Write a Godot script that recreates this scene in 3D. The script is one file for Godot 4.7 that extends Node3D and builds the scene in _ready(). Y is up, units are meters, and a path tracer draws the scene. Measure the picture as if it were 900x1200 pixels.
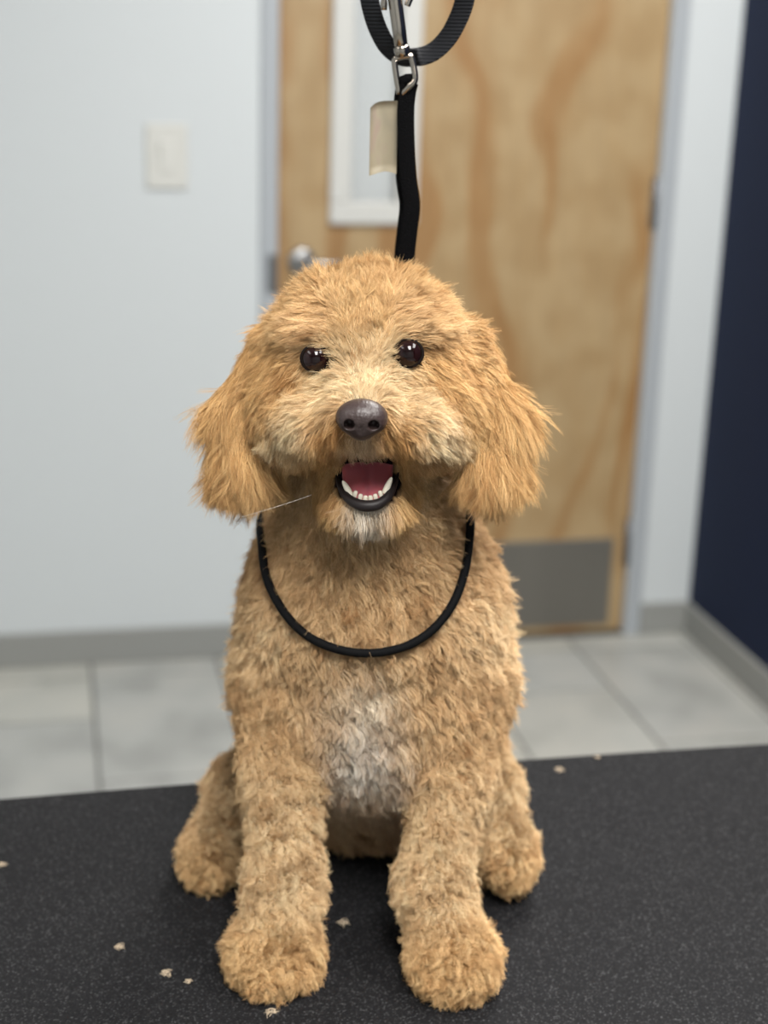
extends Node3D
# A curly apricot dog sitting on a black grooming table, noose round its neck, in front of a wooden door.
# World: camera foot at x = z = 0, back wall towards -z, floor at y = 0.

const F := 1780.0                 # focal length in pixels of the 900 x 1200 frame
const CAM_H := 1.4525
const PITCH := -0.29625
const YAW := -0.21915
const ROLL := 0.03060
const TABLE_Y := 0.8525
const CAM_T := 0.60               # camera above the table top
const WALL_Z := -3.4996
const PAW_Z := 0.866              # how far the front paws touch down, along the camera's heading
const DOG_Z := 0.987              # the same for the dog's base
const FLOOR_X0 := -2.0
const FLOOR_X1 := 1.608
const FLOOR_Z1 := 2.0
const CEIL := 2.75

var rng := RandomNumberGenerator.new()
var noise := FastNoiseLite.new()
var cam_basis: Basis
var head_basis: Basis             # camera basis without the turn: the dog's own axes
var dog_frame: Transform3D
var names := {}

# ------------------------------------------------------------------ helpers

func numbered(called: String) -> String:
	if not names.has(called):
		names[called] = 0
		return called
	names[called] += 1
	return "%s_%03d" % [called, names[called]]

func tag(o: Node, label: String, category: String, group := "") -> void:
	o.set_meta("label", label)
	o.set_meta("category", category)
	if group:
		o.set_meta("group", group)

func base(called: String, where: Vector3) -> Node3D:
	var o := Node3D.new()
	o.name = numbered(called)
	add_child(o)
	o.position = where
	return o

func part(called: String, mesh: Mesh, m: Material, parent: Node, at := Vector3.ZERO, rot := Vector3.ZERO) -> MeshInstance3D:
	var o := MeshInstance3D.new()
	o.name = called
	o.mesh = mesh
	o.material_override = m
	o.position = at
	o.rotation = rot
	parent.add_child(o, true)
	return o

func structure(called: String, mesh: Mesh, m: Material, at := Vector3.ZERO) -> MeshInstance3D:
	var o := part(called, mesh, m, self, at)
	o.set_meta("kind", "structure")
	return o

func mat(c: Color, rough := 0.6, metal := 0.0) -> StandardMaterial3D:
	var m := StandardMaterial3D.new()
	m.albedo_color = c
	m.roughness = rough
	m.metallic = metal
	return m

func rgb(r: float, g: float, b: float) -> Color:
	return Color(r / 255.0, g / 255.0, b / 255.0)

func st_new() -> SurfaceTool:
	var st := SurfaceTool.new()
	st.begin(Mesh.PRIMITIVE_TRIANGLES)
	return st

func quad(st: SurfaceTool, a: Vector3, b: Vector3, c: Vector3, d: Vector3) -> void:
	# a b c d clockwise seen from the front
	st.add_vertex(a); st.add_vertex(b); st.add_vertex(c)
	st.add_vertex(a); st.add_vertex(c); st.add_vertex(d)

# a box with chamfered edges, from lo to hi
func bbox(st: SurfaceTool, lo: Vector3, hi: Vector3, bev := 0.002) -> void:
	var c := (lo + hi) / 2.0
	var h := (hi - lo) / 2.0
	bev = minf(bev, minf(h.x, minf(h.y, h.z)) * 0.9)
	st.set_smooth_group(-1)
	var ax := [Vector3.RIGHT, Vector3.UP, Vector3.BACK]
	for k in 3:
		var u: Vector3 = ax[(k + 1) % 3]
		var v: Vector3 = ax[(k + 2) % 3]
		var n: Vector3 = ax[k]
		var hn: float = h[k]
		var hu: float = h[(k + 1) % 3]
		var hv: float = h[(k + 2) % 3]
		for s in [1.0, -1.0]:
			var p := [c + n * hn * s - u * (hu - bev) - v * (hv - bev), c + n * hn * s + u * (hu - bev) - v * (hv - bev), c + n * hn * s + u * (hu - bev) + v * (hv - bev), c + n * hn * s - u * (hu - bev) + v * (hv - bev)]
			if s > 0: quad(st, p[3], p[2], p[1], p[0])
			else: quad(st, p[0], p[1], p[2], p[3])
		# bevels along n
		for su in [1.0, -1.0]:
			for sv in [1.0, -1.0]:
				var a: Vector3 = c + u * hu * su + v * (hv - bev) * sv
				var b: Vector3 = c + u * (hu - bev) * su + v * hv * sv
				var e := n * (hn - bev)
				var q := [a - e, a + e, b + e, b - e]
				if su * sv > 0: quad(st, q[0], q[1], q[2], q[3])
				else: quad(st, q[3], q[2], q[1], q[0])
	for sx in [1.0, -1.0]:
		for sy in [1.0, -1.0]:
			for sz in [1.0, -1.0]:
				var a := c + Vector3(h.x * sx, (h.y - bev) * sy, (h.z - bev) * sz)
				var b := c + Vector3((h.x - bev) * sx, h.y * sy, (h.z - bev) * sz)
				var d := c + Vector3((h.x - bev) * sx, (h.y - bev) * sy, h.z * sz)
				if sx * sy * sz > 0:
					st.add_vertex(a); st.add_vertex(d); st.add_vertex(b)
				else:
					st.add_vertex(a); st.add_vertex(b); st.add_vertex(d)

func done(st: SurfaceTool) -> ArrayMesh:
	st.generate_normals()
	return st.commit()

func box_mesh(lo: Vector3, hi: Vector3, bev := 0.002) -> ArrayMesh:
	var st := st_new()
	bbox(st, lo, hi, bev)
	return done(st)

# tube along points with radii; flat squeezes the section along the given width vectors
func tube(st: SurfaceTool, pts: Array, radii: Array, sides := 10, cap := true) -> void:
	st.set_smooth_group(0)
	var n := pts.size()
	var rings := []
	var prev := Vector3.ZERO
	for i in n:
		var t: Vector3 = (pts[mini(i + 1, n - 1)] - pts[maxi(i - 1, 0)]).normalized()
		var s := prev
		if i == 0:
			s = t.cross(Vector3.UP if absf(t.y) < 0.9 else Vector3.RIGHT).normalized()
		else:
			s = (prev - t * prev.dot(t)).normalized()
		prev = s
		var w := t.cross(s).normalized()
		var ring := []
		for k in sides:
			var a := TAU * k / sides
			ring.append(pts[i] + (s * cos(a) + w * sin(a)) * radii[i])
		rings.append(ring)
	for i in n - 1:
		for k in sides:
			var k2 := (k + 1) % sides
			quad(st, rings[i][k], rings[i][k2], rings[i + 1][k2], rings[i + 1][k])
	if cap:
		for k in sides:
			var k2 := (k + 1) % sides
			st.add_vertex(pts[0]); st.add_vertex(rings[0][k2]); st.add_vertex(rings[0][k])
			st.add_vertex(pts[n - 1]); st.add_vertex(rings[n - 1][k]); st.add_vertex(rings[n - 1][k2])

# flat strap: points, width vectors (half width) and half thickness
func strap(st: SurfaceTool, pts: Array, widths: Array, th: float) -> void:
	var n := pts.size()
	var rings := []
	for i in n:
		var t: Vector3 = (pts[mini(i + 1, n - 1)] - pts[maxi(i - 1, 0)]).normalized()
		var w: Vector3 = widths[i]
		w = (w - t * w.dot(t)).normalized() * w.length()
		var nn := t.cross(w.normalized()) * th
		rings.append([pts[i] + w + nn * 0.4, pts[i] + w * 0.88 + nn, pts[i] - w * 0.88 + nn, pts[i] - w + nn * 0.4, pts[i] - w - nn * 0.4, pts[i] - w * 0.88 - nn, pts[i] + w * 0.88 - nn, pts[i] + w - nn * 0.4])
	st.set_smooth_group(0)
	for i in n - 1:
		for k in 8:
			var k2 := (k + 1) % 8
			quad(st, rings[i][k], rings[i][k2], rings[i + 1][k2], rings[i + 1][k])
	for e in [0, n - 1]:
		for k in range(1, 7):
			if e == 0:
				st.add_vertex(rings[e][0]); st.add_vertex(rings[e][k + 1]); st.add_vertex(rings[e][k])
			else:
				st.add_vertex(rings[e][0]); st.add_vertex(rings[e][k]); st.add_vertex(rings[e][k + 1])

# lathe round +y: profile of Vector2(radius, height)
func lathe(st: SurfaceTool, prof: Array, xf := Transform3D.IDENTITY, sides := 24) -> void:
	st.set_smooth_group(0)
	for i in prof.size() - 1:
		for k in sides:
			var a := TAU * k / sides
			var b := TAU * (k + 1) / sides
			var p0: Vector2 = prof[i]
			var p1: Vector2 = prof[i + 1]
			quad(st, xf * Vector3(p0.x * cos(a), p0.y, p0.x * sin(a)), xf * Vector3(p0.x * cos(b), p0.y, p0.x * sin(b)), xf * Vector3(p1.x * cos(b), p1.y, p1.x * sin(b)), xf * Vector3(p1.x * cos(a), p1.y, p1.x * sin(a)))

func spline(pts: Array, per := 8) -> Array:
	var out := []
	for i in pts.size() - 1:
		var a: Vector3 = pts[maxi(i - 1, 0)]
		var b: Vector3 = pts[i]
		var c: Vector3 = pts[i + 1]
		var d: Vector3 = pts[mini(i + 2, pts.size() - 1)]
		for k in per:
			out.append(b.cubic_interpolate(c, a, d, float(k) / per))
	out.append(pts[-1])
	return out

# the point seen at pixel (u, v) and at depth z, in the dog's own axes; z = 0.57 is where the front paws stand
func P(u: float, v: float, z: float) -> Vector3:
	z = PAW_Z + (z - 0.57) * 1.10
	var d := head_basis * Vector3((u - 450.0) / F, (600.0 - v) / F, -1.0)
	return Vector3(0, CAM_T, DOG_Z) + d * (z / -d.z)

func W(u: float, v: float, z: float) -> Vector3:
	return dog_frame * P(u, v, z)

# metres per pixel at such a point
func S(u: float, v: float, z: float) -> float:
	z = PAW_Z + (z - 0.57) * 1.10
	var d := head_basis * Vector3((u - 450.0) / F, (600.0 - v) / F, -1.0)
	return z / -d.z / F

# pixel at which a point in the dog's axes shows
func px(p: Vector3) -> Vector2:
	var q := (p - Vector3(0, CAM_T, DOG_Z)) * head_basis
	return Vector2(450.0 + F * q.x / -q.z, 600.0 - F * q.y / -q.z)

func noise_tex(freq: float, ramp: Array, size := 512, octaves := 4, kind := FastNoiseLite.TYPE_SIMPLEX_SMOOTH, seed_ := 1) -> NoiseTexture2D:
	var n := FastNoiseLite.new()
	n.seed = seed_
	n.noise_type = kind
	n.frequency = freq
	n.fractal_octaves = octaves
	var t := NoiseTexture2D.new()
	t.width = size
	t.height = size
	t.seamless = true
	t.noise = n
	if ramp.size():
		var g := Gradient.new()
		var off := PackedFloat32Array()
		var col := PackedColorArray()
		for r in ramp:
			off.append(r[0])
			col.append(r[1])
		g.offsets = off
		g.colors = col
		t.color_ramp = g
	return t

# ------------------------------------------------------------------ signed distance field and surface nets

var g_lo: Vector3
var g_n: Vector3i
var g_cell: float
var field := PackedFloat32Array()
var owner_ := PackedByteArray()

func grid(lo: Vector3, hi: Vector3, cell: float) -> void:
	g_lo = lo
	g_cell = cell
	g_n = Vector3i(((hi - lo) / cell).ceil()) + Vector3i.ONE
	field = PackedFloat32Array()
	field.resize(g_n.x * g_n.y * g_n.z)
	field.fill(0.05)
	owner_ = PackedByteArray()
	owner_.resize(field.size())

func cone_d(p: Vector3, a: Vector3, b: Vector3, ra: float, rb: float) -> float:
	var ab := b - a
	var t := clampf((p - a).dot(ab) / maxf(ab.length_squared(), 1e-9), 0.0, 1.0)
	return p.distance_to(a + ab * t) - lerpf(ra, rb, t)

func ell_d(p: Vector3, c: Vector3, r: Vector3) -> float:
	var q := p - c
	var k0 := (q / r).length()
	var k1 := (q / (r * r)).length()
	return k0 * (k0 - 1.0) / maxf(k1, 1e-6)

# kind 0 cone, 1 ellipsoid; how 0 joins, 1 carves
func splat(kind: int, a: Vector3, b: Vector3, ra: float, rb: float, k: float, who: int, how := 0) -> void:
	var lo: Vector3
	var hi: Vector3
	var pad := k + g_cell * 3.0
	if kind == 0:
		var r := maxf(ra, rb) + pad
		lo = a.min(b) - Vector3.ONE * r
		hi = a.max(b) + Vector3.ONE * r
	else:
		lo = a - b - Vector3.ONE * pad
		hi = a + b + Vector3.ONE * pad
	var i0 := Vector3i(((lo - g_lo) / g_cell).floor()).clamp(Vector3i.ZERO, g_n - Vector3i.ONE)
	var i1 := Vector3i(((hi - g_lo) / g_cell).ceil()).clamp(Vector3i.ZERO, g_n - Vector3i.ONE)
	for z in range(i0.z, i1.z + 1):
		for y in range(i0.y, i1.y + 1):
			var at := (z * g_n.y + y) * g_n.x
			for x in range(i0.x, i1.x + 1):
				var p := g_lo + Vector3(x, y, z) * g_cell
				var d := cone_d(p, a, b, ra, rb) if kind == 0 else ell_d(p, a, b)
				var o := field[at + x]
				if how == 1:
					if -d > o - k:
						var h1 := clampf(0.5 - 0.5 * (o + d) / k, 0.0, 1.0)
						field[at + x] = lerpf(o, -d, h1) + k * h1 * (1.0 - h1)
						if -d > o: owner_[at + x] = who
				elif d < o + k:
					var h := clampf(0.5 + 0.5 * (o - d) / k, 0.0, 1.0)
					field[at + x] = lerpf(o, d, h) - k * h * (1.0 - h)
					if d < o: owner_[at + x] = who

func sample(p: Vector3) -> float:
	var q := (p - g_lo) / g_cell
	var i := Vector3i(q.floor())
	if i.x < 0 or i.y < 0 or i.z < 0 or i.x > g_n.x - 2 or i.y > g_n.y - 2 or i.z > g_n.z - 2:
		return 0.05
	var f := q - Vector3(i)
	var a := (i.z * g_n.y + i.y) * g_n.x + i.x
	var b := a + g_n.x * g_n.y
	var c00 := lerpf(field[a], field[a + 1], f.x)
	var c10 := lerpf(field[a + g_n.x], field[a + g_n.x + 1], f.x)
	var c01 := lerpf(field[b], field[b + 1], f.x)
	var c11 := lerpf(field[b + g_n.x], field[b + g_n.x + 1], f.x)
	return lerpf(lerpf(c00, c10, f.y), lerpf(c01, c11, f.y), f.z)

# surface nets of the current grid: {v, n, i, w}
func nets() -> Dictionary:
	var nx := g_n.x
	var nxy := g_n.x * g_n.y
	var id := PackedInt32Array()
	id.resize(field.size())
	id.fill(-1)
	var vs := PackedVector3Array()
	var who := PackedByteArray()
	var cells := PackedInt32Array()
	for z in g_n.z - 1:
		for y in g_n.y - 1:
			var row := z * nxy + y * nx
			for x in nx - 1:
				var a := row + x
				var f0 := field[a]
				if absf(f0) > g_cell * 2.5:
					continue
				var f := [f0, field[a + 1], field[a + nx], field[a + nx + 1], field[a + nxy], field[a + nxy + 1], field[a + nxy + nx], field[a + nxy + nx + 1]]
				var m := 0
				for k in 8:
					if f[k] < 0.0: m |= 1 << k
				if m == 0 or m == 255:
					continue
				var sum := Vector3.ZERO
				var cnt := 0
				for e in EDGES:
					var p: float = f[e[0]]
					var q: float = f[e[1]]
					if (p < 0.0) != (q < 0.0):
						sum += CORN[e[0]].lerp(CORN[e[1]], p / (p - q))
						cnt += 1
				id[a] = vs.size()
				vs.append(g_lo + (Vector3(x, y, z) + sum / cnt) * g_cell)
				who.append(owner_[a])
				cells.append(a)
	var idx := PackedInt32Array()
	for a in cells:
		var inside := field[a] < 0.0
		for ax in 3:
			var st: int = [1, nx, nxy][ax]
			if (field[a + st] < 0.0) == inside:
				continue
			var u: int = [nx, nxy, 1][ax]
			var w: int = [nxy, 1, nx][ax]
			if a - u - w < 0:
				continue
			var q := [id[a], id[a - u], id[a - u - w], id[a - w]]
			if q.min() < 0:
				continue
			if inside:
				idx.append_array([q[0], q[2], q[1], q[0], q[3], q[2]])
			else:
				idx.append_array([q[0], q[1], q[2], q[0], q[2], q[3]])
	var ns := PackedVector3Array()
	ns.resize(vs.size())
	var h := g_cell * 0.8
	for k in vs.size():
		var p := vs[k]
		ns[k] = Vector3(sample(p + Vector3(h, 0, 0)) - sample(p - Vector3(h, 0, 0)), sample(p + Vector3(0, h, 0)) - sample(p - Vector3(0, h, 0)), sample(p + Vector3(0, 0, h)) - sample(p - Vector3(0, 0, h))).normalized()
	return {"v": vs, "n": ns, "i": idx, "w": who}

const CORN := [Vector3(0, 0, 0), Vector3(1, 0, 0), Vector3(0, 1, 0), Vector3(1, 1, 0), Vector3(0, 0, 1), Vector3(1, 0, 1), Vector3(0, 1, 1), Vector3(1, 1, 1)]
const EDGES := [[0, 1], [2, 3], [4, 5], [6, 7], [0, 2], [1, 3], [4, 6], [5, 7], [0, 4], [1, 5], [2, 6], [3, 7]]

func net_mesh(d: Dictionary, colors = null) -> ArrayMesh:
	var a := []
	a.resize(Mesh.ARRAY_MAX)
	a[Mesh.ARRAY_VERTEX] = d.v
	a[Mesh.ARRAY_NORMAL] = d.n
	a[Mesh.ARRAY_INDEX] = d.i
	if colors != null:
		a[Mesh.ARRAY_COLOR] = colors
	var m := ArrayMesh.new()
	m.add_surface_from_arrays(Mesh.PRIMITIVE_TRIANGLES, a)
	return m

# ------------------------------------------------------------------ scene

func _ready() -> void:
	rng.seed = 7
	noise.seed = 3
	noise.frequency = 1.0
	cam_basis = Basis.from_euler(Vector3(PITCH, YAW, ROLL), EULER_ORDER_YXZ)
	head_basis = Basis.from_euler(Vector3(PITCH, 0, ROLL), EULER_ORDER_YXZ)
	var turn := Basis(Vector3.UP, YAW)
	dog_frame = Transform3D(turn, Vector3(0, TABLE_Y, 0) + turn * Vector3(0, 0, -DOG_Z))
	camera_and_light()
	room()
	door()
	table()
	var neck := dog()
	noose(neck)
	hook_and_loop()
	clippings()

func camera_and_light() -> void:
	var cam := Camera3D.new()
	cam.name = "camera"
	add_child(cam)
	cam.transform = Transform3D(cam_basis, Vector3(0, CAM_H, 0))
	var at := CameraAttributesPhysical.new()
	at.frustum_focal_length = 51.92
	at.frustum_focus_distance = 0.893
	at.exposure_aperture = 5.0
	cam.attributes = at
	cam.fov = rad_to_deg(2.0 * atan(600.0 / F))
	cam.near = 0.02
	cam.far = 50.0
	cam.current = true
	var e := Environment.new()
	e.background_mode = Environment.BG_COLOR
	e.background_color = Color(0, 0, 0)
	e.tonemap_mode = Environment.TONE_MAPPER_LINEAR
	e.tonemap_exposure = 0.33
	e.sdfgi_enabled = true
	e.ssao_enabled = true
	e.ssil_enabled = true
	var we := WorldEnvironment.new()
	we.name = "environment"
	we.environment = e
	add_child(we)

# a ceiling panel: glowing diffuser in a frame, and a light of the same size just below it
func ceiling_panel(x: float, z: float, energy: float, label: String) -> void:
	var o := base("ceiling_light_panel", Vector3(x, CEIL, z))
	tag(o, label, "ceiling light", "ceiling light panels")
	var st := st_new()
	for s in [[-0.32, -0.62, 0.32, -0.595], [-0.32, 0.595, 0.32, 0.62], [-0.32, -0.595, -0.295, 0.595], [0.295, -0.595, 0.32, 0.595]]:
		bbox(st, Vector3(s[0], -0.02, s[1]), Vector3(s[2], 0.0, s[3]), 0.003)
	part("frame", done(st), mat(rgb(235, 236, 236), 0.5), o)
	var m := mat(Color(0.9, 0.9, 0.9), 0.6)
	m.emission_enabled = true
	m.emission = Color(1.0, 0.985, 0.95)
	m.emission_energy_multiplier = 3.0
	part("light_diffuser", box_mesh(Vector3(-0.295, -0.012, -0.595), Vector3(0.295, -0.004, 0.595), 0.001), m, o)
	var l := AreaLight3D.new()
	l.name = "panel_light"
	l.area_size = Vector2(0.59, 1.19)
	l.light_color = Color(1.0, 0.99, 0.975)
	l.light_energy = energy
	l.area_normalize_energy = true
	l.shadow_enabled = true
	l.set("area_range", 12.0)
	l.rotation_degrees = Vector3(-90, 0, 0)
	l.position = Vector3(0, -0.022, 0)
	o.add_child(l)

func room() -> void:
	var paint := mat(rgb(195, 200, 202), 0.62)
	paint.heightmap_enabled = false
	var navy := mat(rgb(22, 32, 56), 0.7)
	navy.metallic_specular = 0.3
	var basec := mat(rgb(138, 139, 136), 0.5)
	var z0 := WALL_Z
	# back wall with the doorway
	var st := st_new()
	bbox(st, Vector3(FLOOR_X0 - 0.15, 0, z0 - 0.15), Vector3(0.508, CEIL, z0), 0.0005)
	bbox(st, Vector3(1.433, 0, z0 - 0.15), Vector3(FLOOR_X1 + 0.15, CEIL, z0), 0.0005)
	bbox(st, Vector3(0.508, 2.1, z0 - 0.15), Vector3(1.433, CEIL, z0), 0.0005)
	structure("wall_back", done(st), paint)
	structure("wall_right", box_mesh(Vector3(FLOOR_X1, 0, z0), Vector3(FLOOR_X1 + 0.15, CEIL, FLOOR_Z1), 0.0005), navy)
	structure("wall_left", box_mesh(Vector3(FLOOR_X0 - 0.15, 0, z0), Vector3(FLOOR_X0, CEIL, FLOOR_Z1), 0.0005), paint)
	structure("wall_front", box_mesh(Vector3(FLOOR_X0 - 0.15, 0, FLOOR_Z1), Vector3(FLOOR_X1 + 0.15, CEIL, FLOOR_Z1 + 0.15), 0.0005), paint)
	structure("ceiling", box_mesh(Vector3(FLOOR_X0 - 0.15, CEIL, z0 - 0.15), Vector3(FLOOR_X1 + 0.15, CEIL + 0.12, FLOOR_Z1 + 0.15), 0.0005), mat(rgb(226, 227, 226), 0.8))
	# baseboards
	st = st_new()
	bbox(st, Vector3(FLOOR_X0, 0, z0), Vector3(0.468, 0.086, z0 + 0.011), 0.003)
	bbox(st, Vector3(1.473, 0, z0), Vector3(FLOOR_X1, 0.086, z0 + 0.011), 0.003)
	structure("baseboard_back", done(st), basec)
	structure("baseboard_right", box_mesh(Vector3(FLOOR_X1 - 0.011, 0, z0 + 0.011), Vector3(FLOOR_X1, 0.086, FLOOR_Z1), 0.003), basec)
	structure("baseboard_left", box_mesh(Vector3(FLOOR_X0, 0, z0 + 0.011), Vector3(FLOOR_X0 + 0.011, 0.086, FLOOR_Z1), 0.003), basec)
	structure("baseboard_front", box_mesh(Vector3(FLOOR_X0 + 0.011, 0, FLOOR_Z1 - 0.011), Vector3(FLOOR_X1 - 0.011, 0.086, FLOOR_Z1), 0.003), basec)
	# floor: grout bed with long tiles laid in staggered columns
	var floor_ := structure("floor", box_mesh(Vector3(FLOOR_X0 - 0.15, -0.12, z0 - 0.4), Vector3(FLOOR_X1 + 0.15, -0.0025, FLOOR_Z1 + 0.15), 0.0005), mat(rgb(96, 96, 93), 0.8))
	var tiles := []
	for k in 4:
		var m := mat([rgb(172, 173, 170), rgb(166, 167, 165), rgb(176, 176, 171), rgb(169, 171, 170)][k], 0.38)
		m.albedo_texture = noise_tex(0.006, [[0.0, Color(0.84, 0.84, 0.83)], [0.5, Color(0.95, 0.95, 0.94)], [1.0, Color(1, 0.99, 0.97)]], 512, 5, FastNoiseLite.TYPE_SIMPLEX_SMOOTH, 20 + k)
		m.uv1_triplanar = true
		m.uv1_world_triplanar = true
		m.uv1_scale = Vector3(1.1, 1.1, 1.1)
		m.uv1_offset = Vector3(0.31 * k, 0, 0.17 * k)
		tiles.append(m)
	var shapes := {}
	var tw := 0.3048
	var x := 0.0585 - tw * 7
	var col := 0
	while x < FLOOR_X1:
		var xa := maxf(x + 0.0035, FLOOR_X0)
		var xb := minf(x + tw - 0.0035, FLOOR_X1)
		# the cut row along the wall, then full tiles
		var cuts := [z0, -3.405]
		var z := -3.17 if (col % 2 == 0) else -3.17 + tw
		while z < FLOOR_Z1:
			cuts.append(z)
			z += tw * 2.0
		cuts.append(FLOOR_Z1)
		for i in cuts.size() - 1:
			var za: float = cuts[i] + 0.0035
			var zb: float = cuts[i + 1] - 0.0035
			if xb - xa < 0.02 or zb - za < 0.02: continue
			var size := Vector3(xb - xa, 0.0085, zb - za)
			var key := size.snapped(Vector3.ONE * 0.001)
			if not shapes.has(key):
				shapes[key] = box_mesh(-size / 2.0, size / 2.0, 0.0012)
			var t := part("tile", shapes[key], tiles[rng.randi() % 4], floor_, Vector3((xa + xb) / 2.0, -0.00425, (za + zb) / 2.0))
			t.name = numbered("tile")
		x += tw
		col += 1
	# light switch plate on the back wall
	var sw := base("light_switch", Vector3(0.2575, 1.136, z0))
	tag(sw, "white rocker light switch plate on pale wall left of wooden door", "light switch")
	var white := mat(rgb(200, 200, 195), 0.35)
	part("switch_plate", box_mesh(Vector3(-0.047, 0.0, 0), Vector3(0.047, 0.143, 0.006), 0.003), white, sw)
	var rocker := part("rocker", box_mesh(Vector3(-0.017, -0.034, 0), Vector3(0.017, 0.034, 0.006), 0.002), mat(rgb(206, 206, 201), 0.3), sw, Vector3(0, 0.0715, 0.0045), Vector3(0.06, 0, 0))
	rocker.name = "rocker"
	var screw := st_new()
	lathe(screw, [Vector2(0.0, 0.0012), Vector2(0.0026, 0.0009), Vector2(0.003, 0.0)], Transform3D(Basis(Vector3.RIGHT, PI / 2), Vector3.ZERO), 10)
	var sm := done(screw)
	part("screw", sm, white, sw, Vector3(0, 0.022, 0.006))
	part("screw", sm, white, sw, Vector3(0, 0.121, 0.006))
	# lamps
	ceiling_panel(0.15, 0.45, 23.0, "rectangular ceiling light panel over the middle of the room")
	ceiling_panel(1.15, -0.35, 12.0, "rectangular ceiling light panel next to the navy wall")
	ceiling_panel(1.1, -2.05, 19.0, "rectangular ceiling light panel in front of the wooden door")
	ceiling_panel(-1.4, -0.6, 3.5, "rectangular ceiling light panel next to the left wall")

func wood_texture() -> ImageTexture:
	var w := 384
	var h := 768
	var im := Image.create(w, h, false, Image.FORMAT_RGB8)
	var n1 := FastNoiseLite.new(); n1.seed = 11; n1.frequency = 1.0; n1.fractal_octaves = 3
	var n2 := FastNoiseLite.new(); n2.seed = 5; n2.frequency = 1.0; n2.fractal_octaves = 2
	var a := rgb(155, 129, 91)
	var b := rgb(138, 96, 51)
	var c := rgb(164, 140, 103)
	for y in h:
		for x in w:
			var u := float(x) / w
			var v := float(y) / h
			var warp := n2.get_noise_2d(u * 2.5, v * 3.0) * 0.16 + n2.get_noise_2d(u * 6.0 + 9.0, v * 7.0) * 0.03
			var s := n1.get_noise_2d((u + warp * 0.6) * 6.0, v * 1.3)
			var fine := n1.get_noise_2d(u * 190.0, v * 9.0)
			var blot := n2.get_noise_2d(u * 7.0 + 40.0, v * 14.0)
			var col := a.lerp(c, clampf(0.5 + blot * 1.2, 0.0, 1.0))
			col = col.lerp(b, smoothstep(0.05, 0.5, s) * 0.6)
			col = col.lerp(b, smoothstep(0.9, 1.0, absf(u - 0.5) * 2.0 + s * 0.12) * 0.55)
			col = col * (1.0 + fine * 0.07)
			im.set_pixel(x, y, col)
	return ImageTexture.create_from_image(im)

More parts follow.
